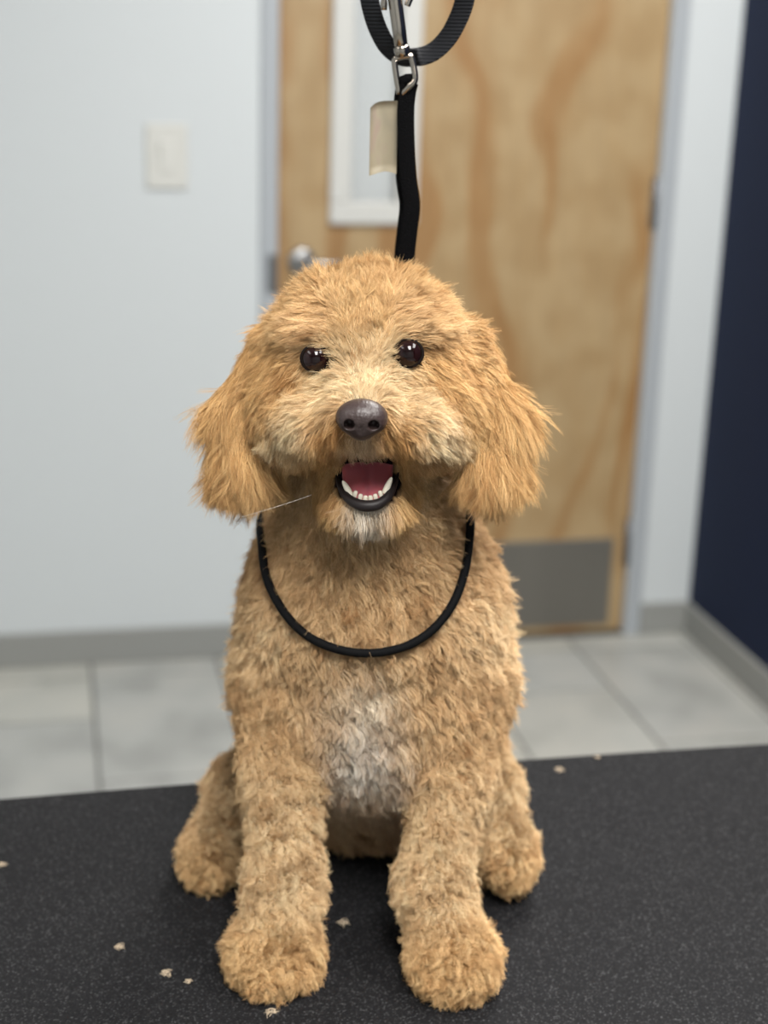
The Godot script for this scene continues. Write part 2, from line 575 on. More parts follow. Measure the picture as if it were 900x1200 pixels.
func door() -> void:
	var z0 := WALL_Z
	var zf := z0 - 0.016             # front face of the slab
	var paint := mat(rgb(160, 165, 170), 0.45)   # grey metal frame
	# frame
	var st := st_new()
	for s in [[0.468, 0.0, 0.508, 2.14], [1.433, 0.0, 1.473, 2.14], [0.508, 2.1, 1.433, 2.14]]:
		bbox(st, Vector3(s[0], s[1], z0), Vector3(s[2], s[3], z0 + 0.007), 0.002)
	var trim := structure("trim_1", done(st), paint)
	var steel := mat(rgb(150, 150, 150), 0.35, 0.9)
	part("strike_plate", box_mesh(Vector3(0.484, 0.90, z0 + 0.007), Vector3(0.508, 0.99, z0 + 0.0085), 0.0005), mat(rgb(120, 122, 124), 0.4, 0.8), trim)
	# slab with the opening of its window
	var wood := mat(Color(1, 1, 1), 0.5)
	wood.albedo_texture = wood_texture()
	wood.uv1_triplanar = true
	wood.uv1_scale = Vector3(1.0 / 0.925, 1.0 / 2.1, 1.0)
	wood.uv1_offset = Vector3(0.44, 0.0, 0.0)
	wood.clearcoat_enabled = true
	wood.clearcoat = 0.25
	wood.clearcoat_roughness = 0.35
	st = st_new()
	var wx0 := 0.665
	var wx1 := 0.803
	var wy0 := 1.094
	var wy1 := 1.9
	bbox(st, Vector3(0.511, 0.008, zf - 0.045), Vector3(wx0, 2.097, zf), 0.0015)
	bbox(st, Vector3(wx1, 0.008, zf - 0.045), Vector3(1.430, 2.097, zf), 0.0015)
	bbox(st, Vector3(wx0, 0.008, zf - 0.045), Vector3(wx1, wy0, zf), 0.0)
	bbox(st, Vector3(wx0, wy1, zf - 0.045), Vector3(wx1, 2.097, zf), 0.0)
	var slab := structure("door_1", done(st), wood)
	# stops of the frame behind the slab close the doorway
	st = st_new()
	bbox(st, Vector3(0.508, 0, zf - 0.08), Vector3(0.532, 2.1, zf - 0.046), 0.002)
	bbox(st, Vector3(1.409, 0, zf - 0.08), Vector3(1.433, 2.1, zf - 0.046), 0.002)
	bbox(st, Vector3(0.532, 2.076, zf - 0.08), Vector3(1.409, 2.1, zf - 0.046), 0.002)
	part("stop", done(st), paint, trim)
	# window of the door
	st = st_new()
	for s in [[wx0 - 0.035, wy0 - 0.036, wx1 + 0.035, wy0 + 0.016], [wx0 - 0.035, wy1 - 0.016, wx1 + 0.035, wy1 + 0.036], [wx0 - 0.035, wy0 + 0.016, wx0 + 0.015, wy1 - 0.016], [wx1 - 0.015, wy0 + 0.016, wx1 + 0.035, wy1 - 0.016]]:
		bbox(st, Vector3(s[0], s[1], zf), Vector3(s[2], s[3], zf + 0.012), 0.004)
	part("window_frame", done(st), mat(rgb(194, 194, 190), 0.4), slab)
	var glass := mat(Color(0.93, 0.96, 0.96, 0.12), 0.05)
	glass.transparency = BaseMaterial3D.TRANSPARENCY_ALPHA
	part("pane", box_mesh(Vector3(wx0, wy0, zf - 0.016), Vector3(wx1, wy1, zf - 0.012), 0.0), glass, slab)
	part("privacy_film", box_mesh(Vector3(wx0, wy0, zf - 0.03), Vector3(wx1, wy1, zf - 0.022), 0.0), mat(rgb(186, 188, 189), 0.7), slab)
	# kick plate
	var kick := mat(rgb(128, 125, 118), 0.42, 0.55)
	kick.albedo_texture = noise_tex(0.02, [[0.0, Color(0.86, 0.86, 0.86)], [1.0, Color(1, 1, 1)]], 256, 3, FastNoiseLite.TYPE_SIMPLEX_SMOOTH, 9)
	kick.uv1_triplanar = true
	kick.uv1_scale = Vector3(1.0, 30.0, 1.0)
	part("kick_plate", box_mesh(Vector3(0.55, 0.026, zf), Vector3(1.392, 0.262, zf + 0.0025), 0.001), kick, slab)
	# handle: rose, neck, lever
	var hx := 0.568
	var hy := 0.972
	var o := Transform3D(Basis(Vector3.RIGHT, PI / 2), Vector3(hx, hy, zf))
	st = st_new()
	lathe(st, [Vector2(0.0, 0.012), Vector2(0.026, 0.012), Vector2(0.032, 0.008), Vector2(0.033, 0.0)], o, 28)
	var rose := part("door_handle", done(st), steel, slab)
	st = st_new()
	lathe(st, [Vector2(0.011, 0.01), Vector2(0.011, 0.05), Vector2(0.0, 0.054)], o, 16)
	var lever := []
	var lr := []
	for k in 9:
		var t := k / 8.0
		lever.append(Vector3(hx + 0.115 * t, hy - 0.004 * t, zf + 0.046 + 0.012 * sin(t * PI) - 0.01 * t))
		lr.append(0.0098 - 0.002 * t)
	tube(st, lever, lr, 10)
	part("lever", done(st), steel, rose)
	# hinges on the navy side
	for hy2 in [0.25, 1.113, 1.9]:
		st = st_new()
		tube(st, [Vector3(1.4315, hy2 - 0.06, zf + 0.007), Vector3(1.4315, hy2 + 0.06, zf + 0.007)], [0.0075, 0.0075], 12)
		bbox(st, Vector3(1.42, hy2 - 0.06, zf), Vector3(1.4295, hy2 + 0.06, zf + 0.002), 0.0005)
		part("hinge", done(st), mat(rgb(112, 114, 118), 0.42, 0.8), slab)

# ground rubber crumb: dark, with paler specks
func speckle(n: int) -> ImageTexture:
	var im := Image.create(n, n, false, Image.FORMAT_RGB8)
	for y in n:
		for x in n:
			var g := 34.0 + rng.randfn() * 9.0
			im.set_pixel(x, y, rgb(g, g, g + 1.5))
	for k in n * n / 14:
		var g := rng.randf_range(52.0, 105.0)
		var x := rng.randi() % n
		var y := rng.randi() % n
		for o in [[0, 0], [1, 0], [0, 1]]:
			if rng.randf() < 0.75:
				im.set_pixel((x + o[0]) % n, (y + o[1]) % n, rgb(g, g, g))
	return ImageTexture.create_from_image(im)

func table() -> void:
	var o := base("grooming_table", Vector3(0.29, 0, -0.8645))
	tag(o, "grooming table with speckled black rubber mat top under the dog", "table")
	var xa := -0.56
	var xb := 0.62
	var zfront := 0.32
	# outline: the long far edge bows out by about a centimetre
	var ring := []
	var r := 0.03
	for k in 41:
		var t := k / 40.0
		var x := lerpf(xa + r, xb - r, t)
		ring.append(Vector2(x, -0.2925 - 0.014 * (1.0 - pow((t - 0.5) * 2.0, 2.0))))
	for k in range(1, 9):
		var a := -PI / 2 + PI / 2 * k / 8.0
		ring.append(Vector2(xb - r + r * cos(a), -0.2925 + r + r * sin(a)))
	for c in [[xb - r, zfront - r, 0.0], [xa + r, zfront - r, PI / 2], [xa + r, -0.2925 + r, PI]]:
		for k in 9:
			var a: float = c[2] + PI / 2 * k / 8.0
			ring.append(Vector2(c[0] + r * cos(a), c[1] + r * sin(a)))
	var slabm := func(y0: float, y1: float, inset: float, bev: float) -> ArrayMesh:
		var st := st_new()
		st.set_smooth_group(-1)
		var n := ring.size()
		var ctr := Vector2.ZERO
		for p in ring: ctr += p / n
		var lv := [[y0, inset], [y1 - bev, inset], [y1 - bev * 0.3, inset + bev * 0.3], [y1, inset + bev]]
		for i in n:
			var p: Vector2 = ring[i]
			var q: Vector2 = ring[(i + 1) % n]
			for l in 3:
				var a: Vector2 = p + (ctr - p).normalized() * lv[l][1]
				var b: Vector2 = q + (ctr - q).normalized() * lv[l][1]
				var a2: Vector2 = p + (ctr - p).normalized() * lv[l + 1][1]
				var b2: Vector2 = q + (ctr - q).normalized() * lv[l + 1][1]
				quad(st, Vector3(a.x, lv[l][0], a.y), Vector3(b.x, lv[l][0], b.y), Vector3(b2.x, lv[l + 1][0], b2.y), Vector3(a2.x, lv[l + 1][0], a2.y))
			var ta: Vector2 = p + (ctr - p).normalized() * lv[3][1]
			var tb: Vector2 = q + (ctr - q).normalized() * lv[3][1]
			st.add_vertex(Vector3(ta.x, y1, ta.y)); st.add_vertex(Vector3(tb.x, y1, tb.y)); st.add_vertex(Vector3(ctr.x, y1, ctr.y))
			var ba: Vector2 = p + (ctr - p).normalized() * lv[0][1]
			var bb: Vector2 = q + (ctr - q).normalized() * lv[0][1]
			st.add_vertex(Vector3(bb.x, y0, bb.y)); st.add_vertex(Vector3(ba.x, y0, ba.y)); st.add_vertex(Vector3(ctr.x, y0, ctr.y))
		return done(st)
	var rubber := mat(Color(0.70, 0.70, 0.71), 0.8)
	rubber.metallic_specular = 0.3
	rubber.albedo_texture = speckle(512)
	rubber.uv1_triplanar = true
	rubber.uv1_scale = Vector3(3.1, 3.1, 3.1)
	rubber.heightmap_enabled = true
	rubber.heightmap_texture = rubber.albedo_texture
	rubber.heightmap_scale = 0.05
	part("rubber_mat", slabm.call(TABLE_Y - 0.006, TABLE_Y, 0.0, 0.003), rubber, o)
	part("edge_band", slabm.call(TABLE_Y - 0.03, TABLE_Y - 0.006, 0.001, 0.001), mat(rgb(24, 24, 25), 0.5), o)
	var steel := mat(rgb(90, 92, 95), 0.4, 0.7)
	var st := st_new()
	bbox(st, Vector3(-0.45, TABLE_Y - 0.075, -0.2), Vector3(0.5, TABLE_Y - 0.03, -0.16), 0.003)
	bbox(st, Vector3(-0.45, TABLE_Y - 0.075, 0.17), Vector3(0.5, TABLE_Y - 0.03, 0.21), 0.003)
	part("frame", done(st), steel, o)
	for s in [[-0.43, -0.18], [0.48, -0.18], [-0.43, 0.19], [0.48, 0.19]]:
		part("leg", box_mesh(Vector3(s[0] - 0.018, 0.0, s[1] - 0.018), Vector3(s[0] + 0.018, TABLE_Y - 0.075, s[1] + 0.018), 0.003), steel, o)

# ------------------------------------------------------------------ the dog

enum {HEAD, EAR, BODY, LEG, HIND, JAW, MOUTH, BARE}

var fur_c := []

func cone(who: int, u1, v1, z1, r1, u2, v2, z2, r2, shrink: float, k := 0.016) -> void:
	splat(0, P(u1, v1, z1), P(u2, v2, z2), r1 * S(u1, v1, z1) - shrink, r2 * S(u2, v2, z2) - shrink, k, who)

func ell(who: int, u, v, z, rx, ry, rz: float, shrink: float, k := 0.016) -> void:
	var s := S(u, v, z)
	splat(1, P(u, v, z), Vector3(rx * s - shrink, ry * s - shrink, rz - shrink), 0.0, 0.0, k, who)

func dog_field() -> void:
	grid(Vector3(-0.17, -0.012, -0.21), Vector3(0.15, 0.53, 0.20), 0.004)
	# trunk
	ell(BODY, 438, 775, 0.69, 167, 165, 0.088, 0.010, 0.02)
	ell(BODY, 440, 690, 0.685, 146, 110, 0.078, 0.010, 0.03)
	cone(BODY, 434, 560, 0.672, 118, 436, 690, 0.682, 140, 0.010, 0.03)
	splat(0, P(438, 800, 0.70), Vector3(-0.004, 0.10, -0.10), 0.078, 0.088, 0.03, BODY)
	splat(1, Vector3(-0.004, 0.085, -0.105), Vector3(0.088, 0.08, 0.08), 0, 0, 0.02, BODY)
	# front legs
	cone(LEG, 330, 810, 0.665, 62, 330, 905, 0.640, 55, 0.009, 0.02)
	cone(LEG, 332, 905, 0.640, 53, 333, 1040, 0.607, 52, 0.009)
	cone(LEG, 333, 1040, 0.607, 51, 323, 1112, 0.592, 56, 0.009)
	ell(LEG, 320, 1121, 0.588, 62, 51, 0.038, 0.008)
	cone(LEG, 540, 810, 0.665, 60, 530, 905, 0.645, 54, 0.009, 0.02)
	cone(LEG, 528, 905, 0.645, 52, 508, 1040, 0.610, 50, 0.009)
	cone(LEG, 508, 1040, 0.610, 50, 528, 1112, 0.592, 54, 0.009)
	ell(LEG, 533, 1127, 0.586, 60, 51, 0.038, 0.008)
	# hind legs
	cone(HIND, 345, 905, 0.785, 70, 283, 925, 0.735, 44, 0.008, 0.02)
	cone(HIND, 283, 925, 0.735, 44, 255, 985, 0.705, 40, 0.008)
	ell(HIND, 247, 1004, 0.697, 44, 44, 0.036, 0.008)
	cone(HIND, 530, 905, 0.785, 68, 572, 920, 0.735, 42, 0.008, 0.02)
	cone(HIND, 572, 920, 0.735, 42, 590, 985, 0.705, 38, 0.008)
	ell(HIND, 596, 1006, 0.695, 42, 44, 0.036, 0.008)
	# head
	ell(HEAD, 430, 432, 0.632, 140, 136, 0.072, 0.013, 0.02)
	ell(HEAD, 350, 478, 0.620, 74, 82, 0.05, 0.012, 0.02)
	ell(HEAD, 507, 478, 0.620, 76, 84, 0.05, 0.012, 0.02)
	cone(HEAD, 429, 462, 0.602, 72, 425, 482, 0.568, 60, 0.010, 0.018)
	ell(HEAD, 424, 484, 0.562, 50, 40, 0.022, 0.006, 0.01)
	ell(HEAD, 372, 495, 0.576, 58, 48, 0.030, 0.010, 0.012)
	ell(HEAD, 481, 495, 0.576, 58, 48, 0.030, 0.010, 0.012)
	# brows
	ell(HEAD, 358, 388, 0.600, 40, 22, 0.02, 0.007, 0.012)
	ell(HEAD, 490, 383, 0.600, 40, 22, 0.02, 0.007, 0.012)
	# lower jaw
	cone(JAW, 430, 556, 0.635, 80, 430, 579, 0.592, 48, 0.008, 0.012)
	ell(JAW, 430, 591, 0.589, 54, 26, 0.024, 0.006, 0.01)
	# ears
	cone(EAR, 312, 392, 0.640, 26, 276, 480, 0.630, 36, 0.008, 0.018)
	cone(EAR, 276, 480, 0.630, 36, 287, 546, 0.622, 57, 0.009, 0.012)
	cone(EAR, 556, 390, 0.640, 26, 588, 480, 0.630, 36, 0.008, 0.018)
	cone(EAR, 588, 480, 0.630, 36, 577, 548, 0.622, 56, 0.009, 0.012)
	# mouth
	splat(1, P(431, 561, 0.580), Vector3(0.0205, 0.0145, 0.036), 0, 0, 0.004, MOUTH, 1)
	# eye sockets
	for e in EYES:
		splat(1, P(e[0], e[1], e[2] - 0.006), Vector3.ONE * e[3] * 1.05, 0, 0, 0.003, BARE, 1)
	# flat soles
	for z in g_n.z:
		for x in g_n.x:
			for y in 8:
				var at := (z * g_n.y + y) * g_n.x + x
				field[at] = maxf(field[at], 0.002 - (g_lo.y + y * g_cell))

const LOCK := {HEAD: 0.45, JAW: 0.3, EAR: 0.3, BODY: 0.65, LEG: 0.6, HIND: 0.6}
const EYES := [[369.5, 420.0, 0.5848, 0.0089], [478.5, 414.0, 0.5848, 0.0092]]

# anchors of the coat, one list for each region: pixel, direction of the hair (degrees, 0 right, 90 down), how flat it lies, length in mm, colour, curl
var coat := {
	HEAD: [
		[425, 300, -90, 0.35, 17, 0, 0.4], [350, 320, -120, 0.4, 17, 0, 0.4], [505, 320, -60, 0.4, 17, 0, 0.4],
		[425, 350, -90, 0.72, 17, 0, 0.4], [340, 365, -150, 0.6, 18, 0, 0.4], [515, 365, -30, 0.6, 18, 0, 0.4],
		[300, 390, 165, 0.6, 19, 0, 0.4], [565, 390, 15, 0.6, 19, 0, 0.4],
		[425, 392, -90, 0.8, 12, 0, 0.3], [360, 386, -165, 0.75, 14, 5, 0.3], [490, 382, -15, 0.75, 14, 5, 0.3],
		[330, 420, 150, 0.7, 15, 3, 0.3], [520, 418, 30, 0.7, 15, 3, 0.3],
		[345, 445, 130, 0.75, 13, 3, 0.3], [500, 440, 50, 0.75, 13, 3, 0.3],
		[425, 420, -90, 0.55, 11, 1, 0.2], [425, 452, -90, 0.7, 9, 1, 0.2],
		[390, 440, -150, 0.7, 10, 1, 0.25], [460, 438, -30, 0.7, 10, 1, 0.25],
		[375, 470, 165, 0.6, 14, 1, 0.35], [475, 468, 15, 0.6, 14, 1, 0.35],
		[345, 500, 135, 0.6, 16, 1, 0.5], [508, 500, 45, 0.6, 16, 1, 0.5],
		[390, 500, 140, 0.65, 15, 2, 0.3], [460, 500, 40, 0.65, 15, 2, 0.3],
		[400, 530, 105, 0.8, 11, 2, 0.2], [450, 530, 75, 0.8, 11, 2, 0.2], [425, 526, 90, 0.8, 11, 9, 0.1],
		[350, 545, 110, 0.7, 16, 4, 0.5], [505, 545, 70, 0.7, 16, 4, 0.5],
		[315, 470, 120, 0.7, 16, 3, 0.4], [545, 470, 60, 0.7, 16, 3, 0.4]],
	JAW: [[418, 608, 95, 0.8, 16, 9, 0.1], [442, 608, 85, 0.8, 16, 9, 0.1], [430, 612, 90, 0.8, 17, 8, 0.1], [390, 604, 100, 0.8, 18, 3, 0.2], [470, 604, 80, 0.8, 18, 3, 0.2], [375, 585, 105, 0.8, 19, 3, 0.2], [487, 585, 75, 0.8, 19, 3, 0.2], [340, 580, 150, 0.8, 17, 4, 0.2], [520, 580, 30, 0.8, 17, 4, 0.2]],
	EAR: [[310, 400, 118, 0.93, 26, 3, 0.15], [270, 470, 112, 0.95, 38, 3, 0.15], [245, 540, 98, 0.9, 32, 3, 0.3], [320, 520, 88, 0.9, 36, 3, 0.3], [290, 590, 90, 0.75, 20, 4, 0.45],
		[560, 400, 62, 0.93, 26, 3, 0.15], [595, 470, 68, 0.95, 38, 3, 0.15], [618, 540, 82, 0.9, 32, 3, 0.3], [545, 520, 92, 0.9, 36, 3, 0.3], [570, 590, 90, 0.75, 20, 4, 0.45]],
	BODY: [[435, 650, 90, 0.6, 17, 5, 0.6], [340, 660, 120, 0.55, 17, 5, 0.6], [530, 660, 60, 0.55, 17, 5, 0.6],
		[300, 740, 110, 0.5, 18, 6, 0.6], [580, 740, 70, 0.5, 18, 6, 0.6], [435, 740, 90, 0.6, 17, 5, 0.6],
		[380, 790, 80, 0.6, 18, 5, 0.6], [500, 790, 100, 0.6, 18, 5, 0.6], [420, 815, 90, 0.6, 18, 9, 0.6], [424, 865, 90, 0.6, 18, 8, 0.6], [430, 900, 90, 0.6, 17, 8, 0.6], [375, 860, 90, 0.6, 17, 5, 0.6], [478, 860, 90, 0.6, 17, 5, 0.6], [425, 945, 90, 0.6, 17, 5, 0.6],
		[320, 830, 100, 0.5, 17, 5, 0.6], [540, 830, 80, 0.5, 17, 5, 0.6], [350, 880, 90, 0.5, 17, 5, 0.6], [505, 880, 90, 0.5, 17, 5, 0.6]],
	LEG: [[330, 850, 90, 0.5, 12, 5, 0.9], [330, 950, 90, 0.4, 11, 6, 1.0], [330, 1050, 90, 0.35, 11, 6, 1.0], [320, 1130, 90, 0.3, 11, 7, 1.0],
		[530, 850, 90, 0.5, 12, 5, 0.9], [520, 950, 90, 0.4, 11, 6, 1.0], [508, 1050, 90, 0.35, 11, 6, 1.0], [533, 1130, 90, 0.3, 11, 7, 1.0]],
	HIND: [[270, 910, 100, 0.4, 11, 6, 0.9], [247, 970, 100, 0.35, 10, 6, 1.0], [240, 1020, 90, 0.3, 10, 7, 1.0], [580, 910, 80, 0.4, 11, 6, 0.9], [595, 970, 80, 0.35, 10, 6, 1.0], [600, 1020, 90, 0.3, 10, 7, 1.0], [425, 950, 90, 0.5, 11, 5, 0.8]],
}

func dog() -> Dictionary:
	# natural coat colours, linear; pale legs and paws brightened further in place of light
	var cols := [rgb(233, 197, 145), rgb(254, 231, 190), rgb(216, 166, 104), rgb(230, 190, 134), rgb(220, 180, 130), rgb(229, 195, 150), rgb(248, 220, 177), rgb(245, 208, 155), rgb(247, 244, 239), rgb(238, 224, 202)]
	for c in cols:
		fur_c.append(c.srgb_to_linear())
	dog_field()
	var d := nets()
	var n: int = d.v.size()
	var root := Node3D.new()
	root.name = numbered("dog")
	add_child(root)
	root.transform = dog_frame
	tag(root, "curly apricot dog with open mouth sitting on black grooming table", "dog")
	# per vertex: region, colour, length, hair direction, curl
	var vc := PackedColorArray()
	var v_len := PackedFloat32Array()
	var v_curl := PackedFloat32Array()
	var v_dir := PackedVector3Array()
	var sk := PackedColorArray()
	sk.resize(n)
	vc.resize(n); v_len.resize(n); v_curl.resize(n); v_dir.resize(n)
	for i in n:
		var who: int = d.w[i]
		if who == MOUTH:
			sk[i] = Color(0.02, 0.010, 0.010)
			vc[i] = fur_c[2]
			continue
		if who == BARE:
			sk[i] = Color(0.045, 0.027, 0.017)
			vc[i] = fur_c[4]
			continue
		var q := px(d.v[i])
		if (who == HEAD or who == JAW) and d.v[i].z > 0.05 and Vector2((q.x - 431.0) / 40.0, (q.y - 566.0) / 27.0).length() < 1.0:
			sk[i] = Color(0.02, 0.012, 0.012)   # bare dark lips
			vc[i] = fur_c[2]
			v_len[i] = 0.0
			v_dir[i] = d.n[i]
			continue
		var sum := 0.0
		var c := Color(0, 0, 0)
		var l := 0.0
		var lie := 0.0
		var dx := 0.0
		var dy := 0.0
		var curl := 0.0
		var s2: float = {HEAD: 500.0, JAW: 260.0, EAR: 1500.0, BODY: 1600.0, LEG: 2500.0, HIND: 1500.0}[who]
		for a in coat[who]:
			var w := exp(-Vector2(a[0], a[1]).distance_squared_to(q) / s2) + 1e-9 / (1.0 + Vector2(a[0], a[1]).distance_squared_to(q))
			sum += w
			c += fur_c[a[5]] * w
			l += a[4] * w
			lie += a[3] * w
			var an := deg_to_rad(a[2])
			dx += cos(an) * w
			dy += sin(an) * w
			curl += a[6] * w
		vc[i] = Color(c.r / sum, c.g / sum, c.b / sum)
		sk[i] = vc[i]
		if who == HEAD and d.v[i].z > 0.03:
			for e in EYES:
				if q.distance_to(Vector2(e[0], e[1])) < 23.0:
					sk[i] = Color(0.10, 0.06, 0.035)   # dark rims
		v_len[i] = l / sum * 0.001
		v_curl[i] = curl / sum
		var nn: Vector3 = d.n[i]
		var comb := Vector3(dx, -dy, 0.0)
		comb = comb - nn * comb.dot(nn)
		v_dir[i] = (nn * (1.0 - lie / sum) + comb.normalized() * (lie / sum)).normalized()
	var skin := mat(Color(0.72, 0.70, 0.69), 0.85)
	skin.metallic_specular = 0.2
	skin.vertex_color_use_as_albedo = true
	var body := part("body", net_mesh(d, sk), skin, root)
	fur(root, d, vc, v_len, v_dir, v_curl)
	# keep what the noose needs
	face(root)
	return {"root": root}

# a tuft: strands that rise from a small disc, wave together and lean to +z
func tuft(n: int, wave: float, turns: float, clump: float, thick: float, lean: float) -> ArrayMesh:
	var vs := PackedVector3Array()
	var ns := PackedVector3Array()
	var cs := PackedColorArray()
	var idx := PackedInt32Array()
	var segs := 4 if wave < 0.5 else 6
	var ph := rng.randf() * TAU
	for s in n:
		var r := sqrt(rng.randf())
		var a := rng.randf() * TAU
		var ro := Vector2(cos(a), sin(a)) * r
		var tip := ro * (1.0 - clump) + Vector2(rng.randf_range(-0.35, 0.35), rng.randf_range(-0.35, 0.35))
		var len_ := rng.randf_range(0.72, 1.0)
		var jit := rng.randf_range(-0.5, 0.5)
		# blond, gold and tan hairs grow side by side; each has one colour from end to end
		var tint: Color = [Color(1.0, 1.0, 1.0), Color(0.92, 0.88, 0.82), Color(0.82, 0.74, 0.64), Color(0.72, 0.64, 0.54)][s % 4]
		var pts := []
		for k in segs + 1:
			var t := float(k) / segs
			var xy := ro.lerp(tip, t)
			var ang := ph + jit + t * turns * TAU
			var am := wave * smoothstep(0.0, 0.5, t)
			pts.append(Vector3(xy.x + am * cos(ang), t * len_ * (1.0 - 0.10 * minf(wave, 1.0)), xy.y + am * sin(ang) + lean * t * t))
		var first := vs.size()
		for k in segs + 1:
			var w := thick * (1.0 - 0.75 * pow(float(k) / segs, 1.5))
			for c in 3:
				var b := TAU * c / 3.0 + jit
				var o := Vector3(cos(b), 0, sin(b))
				vs.append(pts[k] + o * w)
				ns.append(o)
				cs.append(tint)
		for k in segs:
			for c in 3:
				var c2 := (c + 1) % 3
				var i0 := first + k * 3
				idx.append_array([i0 + c, i0 + c2, i0 + 3 + c2, i0 + c, i0 + 3 + c2, i0 + 3 + c])
	return net_mesh({"v": vs, "n": ns, "i": idx}, cs)

